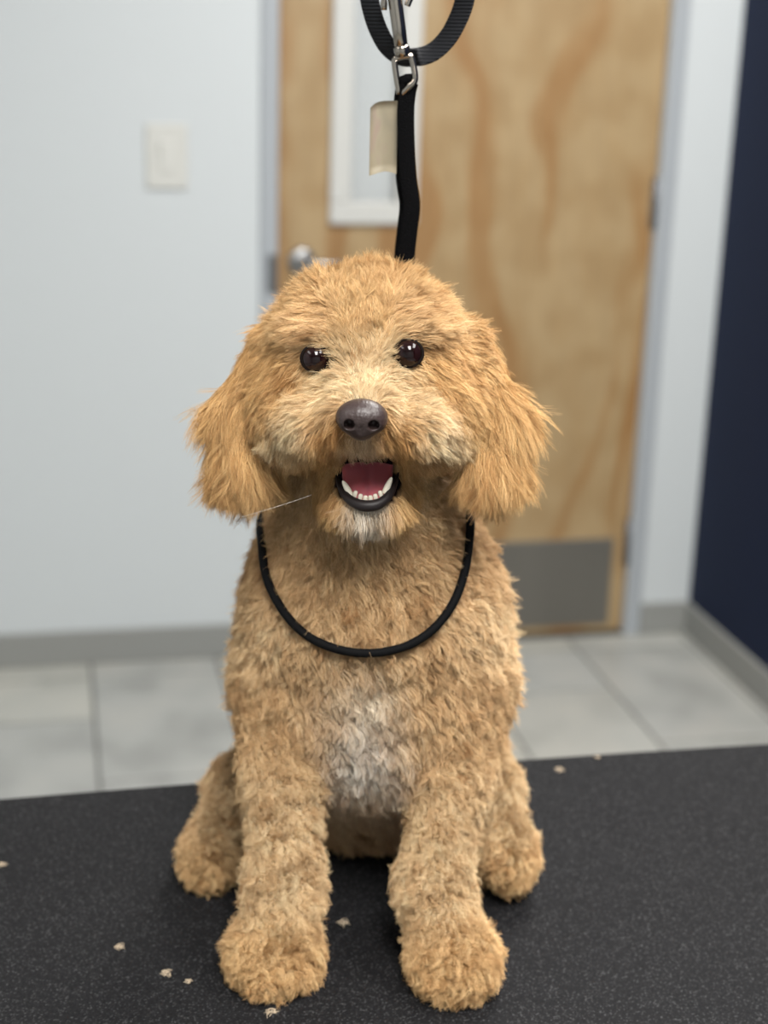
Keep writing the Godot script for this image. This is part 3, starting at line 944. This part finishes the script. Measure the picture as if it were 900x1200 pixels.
func fur(root: Node3D, d: Dictionary, vc: PackedColorArray, v_len: PackedFloat32Array, v_dir: PackedVector3Array, v_curl: PackedFloat32Array) -> void:
	var hair := mat(Color(1, 1, 1), 0.55)
	hair.vertex_color_use_as_albedo = true
	hair.metallic_specular = 0.35
	hair.backlight_enabled = true
	hair.backlight = Color(0.42, 0.42, 0.42)
	var straight := []
	var wavy := []
	var curly := []
	var long_ := []
	for k in 5:
		straight.append(tuft(11, 0.35, 0.7, 0.55, 0.058, 1.4))
		wavy.append(tuft(11, 0.5, 0.8, 0.6, 0.06, 1.2))
		curly.append(tuft(11, 0.75, 1.0, 0.65, 0.064, 0.8))
		long_.append(tuft(10, 0.5, 0.8, 0.6, 0.062, 4.0))
	var kinds := [straight, wavy, curly, long_]
	var bins := {}
	var cam := Vector3(0, CAM_T, DOG_Z)
	var vs: PackedVector3Array = d.v
	var ns: PackedVector3Array = d.n
	var idx: PackedInt32Array = d.i
	var who: PackedByteArray = d.w
	var clumpn := FastNoiseLite.new()
	clumpn.seed = 21
	clumpn.frequency = 75.0
	clumpn.fractal_octaves = 2
	var tone := FastNoiseLite.new()
	tone.seed = 8
	tone.frequency = 60.0
	tone.fractal_octaves = 3
	var names_ := {HEAD: "head_fur", JAW: "beard", EAR: "ear_fur", BODY: "body_fur", LEG: "foreleg_fur", HIND: "hind_leg_fur"}
	var dens := {HEAD: 430000.0, JAW: 430000.0, EAR: 380000.0, BODY: 250000.0, LEG: 210000.0, HIND: 190000.0}
	# locks: the hair of a small patch grows towards one tip and shares a tone and a length
	var locks := {}
	var lock_c := []
	var lock_t := []
	for i in vs.size():
		if rng.randf() < (0.33 if who[i] == BODY else 0.45):
			var key := Vector3i((vs[i] / 0.008).floor())
			if not locks.has(key): locks[key] = []
			locks[key].append(lock_c.size())
			lock_c.append(vs[i])
			lock_t.append(Vector2(rng.randfn(), rng.randfn()))
	var total := 0
	for t in idx.size() / 3:
		var ia := idx[t * 3]
		var ib := idx[t * 3 + 1]
		var ic := idx[t * 3 + 2]
		var w := who[ia]
		if w >= MOUTH or who[ib] == MOUTH or who[ic] == MOUTH:
			continue
		var a := vs[ia]
		var b := vs[ib]
		var c := vs[ic]
		var area := (b - a).cross(c - a).length() / 2.0
		var want: float = area * dens[w]
		var facing := ns[ia].dot((cam - a).normalized())
		if facing < -0.35:
			want *= 0.35
		var cnt := int(want) + (1 if rng.randf() < want - int(want) else 0)
		for k in cnt:
			var u := rng.randf()
			var v := rng.randf()
			if u + v > 1.0:
				u = 1.0 - u
				v = 1.0 - v
			var p := a + (b - a) * u + (c - a) * v
			var nn := (ns[ia] * (1.0 - u - v) + ns[ib] * u + ns[ic] * v).normalized()
			if p.y < 0.006: continue
			var l := v_len[ia] * (1.0 - u - v) + v_len[ib] * u + v_len[ic] * v
			var dir := (v_dir[ia] * (1.0 - u - v) + v_dir[ib] * u + v_dir[ic] * v).normalized()
			var cu := v_curl[ia]
			if minf(v_len[ia], minf(v_len[ib], v_len[ic])) <= 0.0: continue
			# locks: neighbouring tufts lean the same way
			var lk := Vector3(clumpn.get_noise_3dv(p), clumpn.get_noise_3dv(p + Vector3(3, 0, 0)), clumpn.get_noise_3dv(p + Vector3(0, 3, 0)))
			dir = (dir + lk * LOCK[w] + Vector3(rng.randfn(), rng.randfn(), rng.randfn()) * 0.10).normalized()
			if dir.dot(nn) < 0.08:
				dir = (dir + nn * (0.12 - dir.dot(nn))).normalized()
			l *= rng.randf_range(0.8, 1.1) * (1.0 + 0.2 * lk.x)
			var near := -1
			var nd := 0.0001
			var kc := Vector3i((p / 0.008).floor())
			for ox in [-1, 0, 1]:
				for oy in [-1, 0, 1]:
					for oz in [-1, 0, 1]:
						for li in locks.get(kc + Vector3i(ox, oy, oz), []):
							var dd: float = p.distance_squared_to(lock_c[li])
							if dd < nd:
								nd = dd
								near = li
			var ltone := 0.0
			if near >= 0:
				var pull: Vector3 = lock_c[near] - p
				dir = (dir * l + pull * 0.75).normalized()
				ltone = lock_t[near].x
				l *= clampf(1.0 + 0.10 * lock_t[near].y, 0.8, 1.2)
			var q := px(p)
			if w == EAR:
				var bottom := 603.0 - pow((q.x - (284.0 if q.x < 430.0 else 574.0)) / 64.0, 2.0) * 40.0
				if q.y < 430.0: l = minf(l, 0.018)
				l = clampf(minf(l, (bottom - q.y) * 0.00058 / maxf(0.45, -dir.y)), 0.008, 0.05)
			# hair is trimmed short round the eyes, the nose and the mouth
			if w == HEAD or w == JAW:
				var bad := true
				for cut in [1.0, 0.6, 0.35]:
					bad = false
					for f in [0.0, 0.35, 0.7, 1.0]:
						var z := px(p + dir * l * cut * f)
						for e in EYES:
							if facing > -0.2 and Vector2((z.x - e[0]) / 13.0, (z.y - e[1]) / 11.5).length() < 1.0: bad = true
						if Vector2((z.x - 424.0) / 27.0, (z.y - 492.0) / 23.0).length() < 1.0: bad = true
						if z.y > 547.0 and Vector2((z.x - 431.0) / 34.0, (z.y - 565.0) / 29.0).length() < 1.0: bad = true
					if not bad:
						l *= cut
						break
				if bad:
					continue
			var tip := p + dir * l
			if tip.y < 0.001:
				dir = (dir + Vector3(0, (0.001 - tip.y) / l, 0)).normalized()
			var cc := Color(vc[ia].r * (1.0 - u - v) + vc[ib].r * u + vc[ic].r * v, vc[ia].g * (1.0 - u - v) + vc[ib].g * u + vc[ic].g * v, vc[ia].b * (1.0 - u - v) + vc[ib].b * u + vc[ic].b * v)
			var tn := tone.get_noise_3dv(p) * 0.3 + rng.randfn() * 0.06 + ltone * 0.12
			cc = Color(cc.r * (1.0 + tn * 0.75), cc.g * (1.0 + tn), cc.b * (1.0 + tn * 1.2))
			var most := maxf(cc.r, maxf(cc.g, cc.b))
			if most > 0.97: cc = cc * (0.97 / most)
			# upright axis along the hair, +z of the tuft towards the fall of the coat
			var y := dir
			var zz := (Vector3.DOWN - y * y.dot(Vector3.DOWN))
			if zz.length() < 0.05: zz = Vector3.BACK
			zz = zz.normalized().rotated(y, rng.randfn() * 0.8)
			var xx := y.cross(zz).normalized()
			var wd := 0.0026 if w <= EAR or w == JAW else 0.0030
			wd *= rng.randf_range(0.8, 1.25)
			var kind := 0 if cu < 0.33 else (1 if cu < 0.7 else 2)
			if w == BODY: kind = 1 + int(rng.randf() < 0.6)
			if w == EAR and l > 0.02: kind = 3
			var key := [w, kind, rng.randi() % 5]
			if not bins.has(key): bins[key] = [[], []]
			bins[key][0].append(Transform3D(Basis(xx * wd, y * l, zz * wd), p - nn * 0.0012))
			bins[key][1].append(cc)
			total += 1
	for key in bins:
		var mm := MultiMesh.new()
		mm.transform_format = MultiMesh.TRANSFORM_3D
		mm.use_colors = true
		mm.mesh = kinds[key[1]][key[2]]
		mm.instance_count = bins[key][0].size()
		for i in bins[key][0].size():
			mm.set_instance_transform(i, bins[key][0][i])
			mm.set_instance_color(i, bins[key][1][i])
		var o := MultiMeshInstance3D.new()
		o.name = names_[key[0]]
		o.multimesh = mm
		o.material_override = hair
		o.set_meta("kind", "stuff")
		root.add_child(o, true)
	print("tufts ", total, " vertices ", vs.size())

func face(root: Node3D) -> void:
	# eyes: dark ball with brown iris and black pupil, looking at the camera
	var eye_mat := mat(Color(1, 1, 1), 0.06)
	eye_mat.vertex_color_use_as_albedo = true
	eye_mat.clearcoat_enabled = true
	eye_mat.clearcoat = 0.35
	eye_mat.metallic_specular = 0.3
	eye_mat.clearcoat_roughness = 0.02
	var lid := mat(rgb(22, 16, 14), 0.8)
	lid.metallic_specular = 0.2
	for e in EYES:
		var c := P(e[0], e[1], e[2] + 0.002)
		var r: float = e[3]
		var look := (Vector3(0, CAM_T, DOG_Z) - c).normalized()
		var st := st_new()
		st.set_smooth_group(0)
		var x := Vector3.UP.cross(look).normalized()
		var y := look.cross(x)
		var rows := 28
		var cols := 32
		var pt := func(i: int, j: int) -> Vector3:
			var th := PI * i / rows
			var rr := r * (1.0 + 0.05 * exp(-pow(th / 0.55, 2.0)))
			return (look * cos(th) + (x * cos(TAU * j / cols) + y * sin(TAU * j / cols)) * sin(th)) * rr
		var col := func(i: int) -> Color:
			var th := PI * i / rows
			if th < 0.36: return Color(0.004, 0.003, 0.003)
			if th < 1.0: return Color(0.013, 0.007, 0.004)
			if th < 1.15: return Color(0.006, 0.004, 0.003)
			return Color(0.10, 0.07, 0.055)
		for i in rows:
			for j in cols:
				for k in [[i, j], [i + 1, j + 1], [i + 1, j], [i, j], [i, j + 1], [i + 1, j + 1]]:
					st.set_color(col.call(k[0]))
					st.set_normal(pt.call(k[0], k[1]).normalized())
					st.add_vertex(pt.call(k[0], k[1]))
		st.index()
		var eye := part("eye", st.commit(), eye_mat, root, c)
		# dark lids round the opening
		var ring := []
		var rad := []
		for k in 25:
			var a := TAU * k / 24.0
			ring.append(look * r * 0.46 + (x * cos(a) * 0.92 + y * sin(a) * 0.83) * r)
			rad.append(0.0010)
		st = st_new()
		tube(st, ring, rad, 8, false)
		part("eyelid", done(st), lid, eye)
	# nose
	nose(root)
	mouth(root)
	# a few long whiskers
	var wm := mat(rgb(225, 220, 210), 0.4)
	for wk in [[[365, 580, 0.580], [330, 592, 0.576], [283, 606, 0.573]]]:
		var pts := []
		for q in wk: pts.append(P(q[0], q[1], q[2]))
		pts = spline(pts, 6)
		var rr := []
		for k in pts.size(): rr.append(lerpf(0.0001, 0.00006, float(k) / pts.size()))
		var st := st_new()
		tube(st, pts, rr, 5)
		part("whisker", done(st), wm, root)

func nose(root: Node3D) -> void:
	var c := P(424, 492, 0.5475)
	var s := S(424, 491, 0.5475)
	grid(c - Vector3(0.019, 0.017, 0.016), c + Vector3(0.019, 0.017, 0.016), 0.0008)
	splat(1, c + Vector3(0, 5, 0) * s, Vector3(28.5 * s, 20.0 * s, 0.0112), 0, 0, 0.003, 0)
	splat(1, c + Vector3(-14, 0, 0) * s, Vector3(15 * s, 15 * s, 0.0095), 0, 0, 0.004, 0)
	splat(1, c + Vector3(14, 0, 0) * s, Vector3(15 * s, 15 * s, 0.0095), 0, 0, 0.004, 0)
	splat(1, c + Vector3(0, -11, 0) * s, Vector3(15 * s, 13.5 * s, 0.0085), 0, 0, 0.004, 0)
	# nostrils with their slits to the side, and the groove in the middle
	for sd in [-1.0, 1.0]:
		splat(1, c + Vector3(14 * sd * s, -1.5 * s, 0.0085), Vector3(6.2 * s, 6.0 * s, 0.0065), 0, 0, 0.0012, 1, 1)
		splat(0, c + Vector3(16 * sd * s, -3.5 * s, 0.0075), c + Vector3(26 * sd * s, -6.5 * s, 0.002), 2.6 * s, 2.0 * s, 0.0012, 1, 1)
	splat(0, c + Vector3(0, -4 * s, 0.0102), c + Vector3(0, -26 * s, 0.0075), 0.9 * s, 1.2 * s, 0.001, 1, 1)
	var m := mat(rgb(54, 42, 40), 0.4)
	m.heightmap_enabled = true
	m.heightmap_texture = noise_tex(0.05, [], 256, 2, FastNoiseLite.TYPE_CELLULAR, 4)
	m.heightmap_scale = 0.03
	m.uv1_triplanar = true
	m.uv1_scale = Vector3(40, 40, 40)
	part("nose", net_mesh(nets()), m, root)

func mouth(root: Node3D) -> void:
	# tongue
	var st := st_new()
	st.set_smooth_group(0)
	var tongue := mat(rgb(198, 106, 114), 0.38)
	tongue.subsurf_scatter_enabled = true
	tongue.subsurf_scatter_strength = 0.3
	var rows := 14
	var cols := 12
	var grid_ := []
	for i in rows + 1:
		var t := float(i) / rows
		var row := []
		var u0 := 430.5
		var v0 := lerpf(541.0, 581.0, pow(t, 0.9))
		var z0 := lerpf(0.603, 0.5745, t)
		var hw := lerpf(30.0, 23.0, t) * sqrt(maxf(0.0, 1.0 - pow(maxf(t - 0.72, 0.0) / 0.28, 2.0) * 0.75))
		for j in cols + 1:
			var a := (float(j) / cols) * 2.0 - 1.0
			var sag := a * a * 4.0 + exp(-pow(a / 0.13, 2.0)) * 2.6
			row.append(P(u0 + a * hw, v0 + sag, z0))
		grid_.append(row)
	for i in rows:
		for j in cols:
			quad(st, grid_[i][j], grid_[i][j + 1], grid_[i + 1][j + 1], grid_[i + 1][j])
			var dn := Vector3(0, -0.005, 0)
			quad(st, grid_[i + 1][j] + dn, grid_[i + 1][j + 1] + dn, grid_[i][j + 1] + dn, grid_[i][j] + dn)
	for i in rows:
		quad(st, grid_[i][0], grid_[i + 1][0], grid_[i + 1][0] + Vector3(0, -0.005, 0), grid_[i][0] + Vector3(0, -0.005, 0))
		quad(st, grid_[i + 1][cols], grid_[i][cols], grid_[i][cols] + Vector3(0, -0.005, 0), grid_[i + 1][cols] + Vector3(0, -0.005, 0))
	for j in cols:
		quad(st, grid_[rows][j], grid_[rows][j + 1], grid_[rows][j + 1] + Vector3(0, -0.005, 0), grid_[rows][j] + Vector3(0, -0.005, 0))
	part("tongue", done(st), tongue, root)
	# lower lip: dark rim from corner to corner
	var lip := mat(rgb(30, 24, 24), 0.5)
	lip.metallic_specular = 0.4
	var pts := []
	for q in [[394, 557, 0.594], [398, 569, 0.585], [406, 582, 0.576], [418, 590.5, 0.571], [431, 593, 0.5695], [445, 590, 0.571], [456, 580, 0.576], [463, 566, 0.585], [467, 554, 0.594]]:
		pts.append(P(q[0], q[1], q[2]))
	pts = spline(pts, 5)
	var rr := []
	for k in pts.size():
		rr.append(0.0005 + 0.0030 * sin(PI * k / (pts.size() - 1)))
	st = st_new()
	tube(st, pts, rr, 12)
	var lower := part("lower_lip", done(st), lip, root)
	# gum the teeth stand on
	pts = []
	for q in [[405, 570, 0.586], [410, 580, 0.579], [420, 586, 0.576], [431, 588, 0.5745], [443, 585, 0.576], [453, 578, 0.579], [459, 567, 0.586]]:
		pts.append(P(q[0], q[1], q[2]))
	pts = spline(pts, 4)
	rr = []
	for k in pts.size(): rr.append(0.0021)
	st = st_new()
	tube(st, pts, rr, 8)
	part("gum", done(st), mat(rgb(178, 98, 100), 0.35), lower)
	# teeth
	var ivory := mat(rgb(232, 224, 204), 0.25)
	for q in [[411.5, 582, 0.5775, 401.5, 563.5, 0.578], [450.5, 579, 0.5775, 459.0, 559.5, 0.578]]:
		var a := P(q[0], q[1], q[2])
		var b := P(q[3], q[4], q[5])
		pts = []
		rr = []
		for k in 8:
			var t := k / 7.0
			pts.append(a.lerp(b, t) + Vector3(0, 0, -0.0012 * sin(t * PI)))
			rr.append(0.00215 * sqrt(1.0 - t * t * 0.93))
		st = st_new()
		tube(st, pts, rr, 10)
		part("canine_tooth", done(st), ivory, root)
	for k in 6:
		var a := (k - 2.5) / 2.5
		var t0 := P(431 + a * 15.5, 587.5 - a * a * 6.0, 0.5735 + a * a * 0.0025)
		st = st_new()
		lathe(st, [Vector2(0.0, 0.0036), Vector2(0.0009, 0.0035), Vector2(0.0014, 0.0026), Vector2(0.00145, 0.0), Vector2(0.001, -0.002)], Transform3D(Basis.from_scale(Vector3(1, 1, 0.75)).rotated(Vector3.BACK, a * 0.25), t0), 10)
		part("incisor_tooth", done(st), ivory, root)

# ------------------------------------------------------------------ noose, hook, loop, arm

# first point on the ray of a pixel where the dog's skin is `off` metres away
func on_coat(u: float, v: float, off: float) -> Vector3:
	var d := (head_basis * Vector3((u - 450.0) / F, (600.0 - v) / F, -1.0)).normalized()
	var p := Vector3(0, CAM_T, DOG_Z) + d * 0.72
	for k in 160:
		var s := sample(p) - off
		if s < 0.0006: break
		p += d * clampf(s * 0.6, 0.0005, 0.01)
	return p

func noose(_n: Dictionary) -> void:
	dog_field()   # the coat the cord lies on
	var o := base("grooming_noose", W(432, 765, 0.60))
	tag(o, "black grooming noose with strap rising behind the dog's head", "noose")
	var inv := o.transform.affine_inverse()
	var black := mat(rgb(9, 9, 10), 0.8)
	black.metallic_specular = 0.25
	var cordp := []
	for q in [[307, 640], [312, 675], [325, 705], [345, 732], [370, 751], [400, 762], [430, 765.5], [460, 762], [487, 752], [512, 733], [532, 705], [544, 672], [550, 635], [551, 607]]:
		cordp.append(on_coat(q[0], q[1], 0.009))
	# the ends run back round the neck and meet behind the head
	cordp.push_front(P(308, 600, 0.70))
	cordp.push_front(P(345, 535, 0.722))
	cordp.push_front(P(425, 440, 0.728))
	cordp.push_front(P(468, 345, 0.725))
	cordp.append(P(548, 575, 0.69))
	cordp.append(P(528, 520, 0.722))
	cordp.append(P(498, 430, 0.728))
	cordp.append(P(477, 345, 0.725))
	var pts := []
	for p in spline(cordp, 8): pts.append(inv * (dog_frame * p))
	var rr := []
	for k in pts.size(): rr.append(0.0029)
	var st := st_new()
	tube(st, pts, rr, 12)
	part("loop", done(st), black, o)
	# strap, two layers of webbing
	var right := dog_frame.basis * Vector3.RIGHT
	var web := mat(rgb(11, 11, 12), 0.9)
	web.metallic_specular = 0.15
	web.heightmap_enabled = true
	web.heightmap_texture = noise_tex(0.08, [], 256, 2, FastNoiseLite.TYPE_SIMPLEX, 12)
	web.heightmap_scale = 0.05
	web.uv1_triplanar = true
	web.uv1_scale = Vector3(30, 30, 30)
	for layer in 2:
		pts = []
		var wd := []
		for q in [[473, 350], [474, 300], [477, 270], [480, 240], [476, 210], [473.5, 170], [473, 130], [475, 108], [478, 96]]:
			pts.append(W(q[0] + (-2.0 if layer == 0 else 2.5), q[1], 0.722 - 0.0035 * layer))
		pts = spline(pts, 5)
		for k in pts.size():
			pts[k] = inv * pts[k]
			wd.append((right + dog_frame.basis * Vector3(0, 0, 0.25 if layer == 0 else -0.3)).normalized() * 0.0058)
		st = st_new()
		strap(st, pts, wd, 0.0013)
		part("strap", done(st), web, o)
	# fold of the strap over the eye of the hook
	st = st_new()
	tube(st, [inv * W(468, 97, 0.7195), inv * W(478, 94, 0.7195), inv * W(486, 93, 0.7195)], [0.0036, 0.0042, 0.0036], 12)
	part("strap_fold", done(st), web, o)
	# worn care tag sewn into the strap
	st = st_new()
	st.set_smooth_group(0)
	var tg := []
	for i in 9:
		var row := []
		for j in 7:
			var a := i / 8.0
			var b := j / 6.0
			var u := lerpf(466.0 - a * 1.5, 434.0 - a * 1.5, b)
			var v := lerpf(118.0, 204.0, a) + 8.0 * pow(b, 5.0) * pow(1.0 - a, 3.0) - 3.0 * sin(b * 4.0) * a * a
			row.append(inv * W(u, v, 0.7205 + 0.006 * sin(b * 2.6) * (0.6 + 0.4 * a)))
		tg.append(row)
	var back := dog_frame.basis * Vector3(0, 0, -0.0007)
	for i in 8:
		for j in 6:
			quad(st, tg[i][j + 1], tg[i][j], tg[i + 1][j], tg[i + 1][j + 1])
			quad(st, tg[i][j] + back, tg[i][j + 1] + back, tg[i + 1][j + 1] + back, tg[i + 1][j] + back)
	for i in 8:
		quad(st, tg[i + 1][6], tg[i][6], tg[i][6] + back, tg[i + 1][6] + back)
		quad(st, tg[i][0], tg[i + 1][0], tg[i + 1][0] + back, tg[i][0] + back)
	for j in 6:
		quad(st, tg[8][j], tg[8][j + 1], tg[8][j + 1] + back, tg[8][j] + back)
		quad(st, tg[0][j + 1], tg[0][j], tg[0][j] + back, tg[0][j + 1] + back)
	var tagm := mat(Color(0.86, 0.85, 0.84), 0.55)
	tagm.albedo_texture = noise_tex(0.012, [[0.0, rgb(120, 122, 118)], [0.4, rgb(176, 166, 142)], [0.7, rgb(192, 182, 158)], [1.0, rgb(188, 158, 154)]], 256, 3, FastNoiseLite.TYPE_SIMPLEX_SMOOTH, 6)
	tagm.uv1_triplanar = true
	tagm.uv1_scale = Vector3(14, 5, 14)
	tagm.backlight_enabled = true
	tagm.backlight = Color(0.4, 0.38, 0.34)
	part("care_tag", done(st), tagm, o)

func hook_and_loop() -> void:
	var zc := 0.7185
	var chrome := mat(rgb(158, 150, 140), 0.16, 1.0)
	var o := base("snap_hook", W(472, 108, zc))
	tag(o, "chrome swivel snap hook holding the black strap above the dog", "snap hook")
	var inv := o.transform.affine_inverse()
	# square eye at the bottom
	var st := st_new()
	var loopp := []
	for q in [[468, 110], [464.5, 90], [462.5, 72], [466, 67.5], [476, 65.5], [481.5, 66.5], [484, 74], [486.5, 93], [480, 101], [470, 111]]:
		loopp.append(inv * W(q[0], q[1], zc - (0.002 if q[1] > 92 and q[0] > 475 else 0.0)))
	loopp = spline(loopp, 4)
	var rr := []
	for k in loopp.size(): rr.append(0.0021)
	tube(st, loopp, rr, 10)
	part("eye_ring", done(st), chrome, o)
	# swivel collar
	var up := (W(468, 40, zc) - W(472, 70, zc)).normalized()
	var frame := Basis(up.cross(Vector3.BACK).normalized(), up, up.cross(Vector3.BACK).normalized().cross(up))
	st = st_new()
	lathe(st, [Vector2(0.0, -0.005), Vector2(0.0042, -0.004), Vector2(0.0052, -0.001), Vector2(0.0054, 0.0015), Vector2(0.0044, 0.003), Vector2(0.0, 0.0035)], Transform3D(frame, inv * W(471, 59, zc)), 20)
	part("swivel_collar", done(st), chrome, o)
	# barrel up to the hook, drawn on above the frame
	st = st_new()
	tube(st, [inv * W(470.5, 57, zc), inv * W(467, 30, zc), inv * W(463, 0, zc), inv * W(460.5, -22, zc)], [0.0044, 0.0046, 0.0047, 0.0047], 16)
	part("barrel", done(st), chrome, o)
	st = st_new()
	tube(st, [inv * W(474, 57, zc + 0.005), inv * W(471, 30, zc + 0.005), inv * W(467, 0, zc + 0.005)], [0.0024, 0.0024, 0.0024], 10)
	part("spring_bolt", done(st), chrome, o)
	st = st_new()
	var hk := []
	for q in [[460.5, -18], [452, -40], [462, -66], [482, -62], [489, -40], [484, -12], [477, 7]]:
		hk.append(inv * W(q[0], q[1], zc))
	hk = spline(hk, 6)
	rr = []
	for k in hk.size(): rr.append(0.0026 if k < 24 else 0.0021)
	tube(st, hk, rr, 12)
	part("hook", done(st), chrome, o)
	st = st_new()
	tube(st, [inv * W(460, -6, zc), inv * W(450.5, -4, zc), inv * W(450, 4, zc - 0.001), inv * W(450, 12, zc - 0.001)], [0.0018, 0.002, 0.0023, 0.002], 10)
	part("thumb_lever", done(st), chrome, o)
	# webbing loop hanging from the arm, behind the hook
	var lo := base("webbing_loop", W(476, 70, 0.735))
	tag(lo, "black ribbed nylon webbing loop hanging above dog beside snap hook", "strap")
	inv = lo.transform.affine_inverse()
	var ctr := [488.0, -30.0]
	var pts := []
	var wd := []
	var f := dog_frame.basis
	var path := [[434, -110], [430, -60], [431.5, -20], [434, 5], [442, 32], [454, 54], [470, 66], [488, 67], [507, 61], [524, 45], [536, 24], [544, 2], [549, -30], [550, -70], [546, -110]]
	var pp := []
	for q in path: pp.append(inv * W(q[0], q[1], 0.732))
	pp = spline(pp, 6)
	# over the arm and down again
	for k in pp.size():
		var p: Vector3 = pp[k]
		pts.append(p)
		var t: Vector3 = (pp[mini(k + 1, pp.size() - 1)] - pp[maxi(k - 1, 0)]).normalized()
		var viewd := f * Vector3(0, 0, 1)
		var rad := t.cross(viewd).normalized()
		var s := float(k) / (pp.size() - 1)
		var tilt := lerpf(0.75, -0.75, s)
		wd.append((rad * (0.62 + 0.25 * absf(s - 0.5)) + viewd * (0.7 if s > 0.5 else -0.7)).normalized() * 0.0085)
	st = st_new()
	strap(st, pts, wd, 0.0009)
	# top of the loop, over the arm
	var web := mat(rgb(26, 27, 30), 0.75)
	web.metallic_specular = 0.3
	var im := Image.create(8, 64, false, Image.FORMAT_RGB8)
	for y in 64:
		for x in 8:
			var g := 0.5 + 0.5 * sin(TAU * y / 64.0 * 4.0)
			im.set_pixel(x, y, Color(g, g, g))
	web.heightmap_enabled = true
	web.heightmap_texture = ImageTexture.create_from_image(im)
	web.heightmap_scale = 0.08
	web.uv1_triplanar = true
	web.uv1_scale = Vector3(40, 110, 40)
	part("webbing", done(st), web, lo)
	st = st_new()
	var top := []
	var tw := []
	for q in [[546, -110], [530, -150], [490, -166], [450, -150], [434, -110]]:
		top.append(inv * W(q[0], q[1], 0.732))
	top = spline(top, 6)
	for k in top.size(): tw.append(f * Vector3(0, 0, 0.0085))
	strap(st, top, tw, 0.0009)
	part("webbing_top", done(st), web, lo)

# ------------------------------------------------------------------ cut hair on the mat

func clippings() -> void:
	var hair := mat(rgb(200, 182, 156), 0.6)
	var list := [
		[195, 1141, 11, "small cream tuft of cut hair curled up on black mat by paw"],
		[140, 1110, 9, "flat beige wisp of cut hair on open black mat"],
		[221, 1151, 8, "dull beige wisp of cut hair just beside the cream tuft"],
		[3, 1014, 9, "beige wisp of cut hair far from dog on the open mat"],
		[655, 903, 9, "pale round tuft of cut hair near far edge of mat"],
		[617, 926, 8, "pale tuft of cut hair on mat close behind hind paw"],
		[318, 1188, 12, "loose brown strands of cut hair in front of front paw"],
		[402, 1083, 12, "loose strands of cut hair on mat between the front paws"],
		[700, 888, 6, "tiny grey wisp of cut hair at the mat's far edge"]]
	for q in list:
		var d := cam_basis * Vector3((q[0] - 450.0) / F, (600.0 - q[1]) / F, -1.0)
		var p := Vector3(0, CAM_H, 0) + d * (CAM_T / -d.y)
		var s := d.length() * CAM_T / -d.y / F
		var st := st_new()
		var L: float = q[2] * s
		for k in 12:
			var a := rng.randf() * TAU
			var c := Vector3(rng.randf_range(-0.3, 0.3), 0, rng.randf_range(-0.3, 0.3)) * L
			var dirv := Vector3(cos(a), 0, sin(a)) * L * rng.randf_range(0.3, 0.6)
			var side := Vector3(-sin(a), 0, cos(a)) * L * rng.randf_range(-0.3, 0.3)
			var h := rng.randf_range(0.1, 0.35) * L
			var pts := spline([c - dirv + Vector3(0, 0.0006, 0), c + side + Vector3(0, h, 0), c + dirv + Vector3(0, 0.0006, 0)], 4)
			var rr := []
			for i in pts.size(): rr.append(0.00018)
			tube(st, pts, rr, 5)
		var o := part(numbered("hair_clipping"), done(st), hair, self, p)
		tag(o, q[3], "hair tuft", "cut hair lying on the mat")
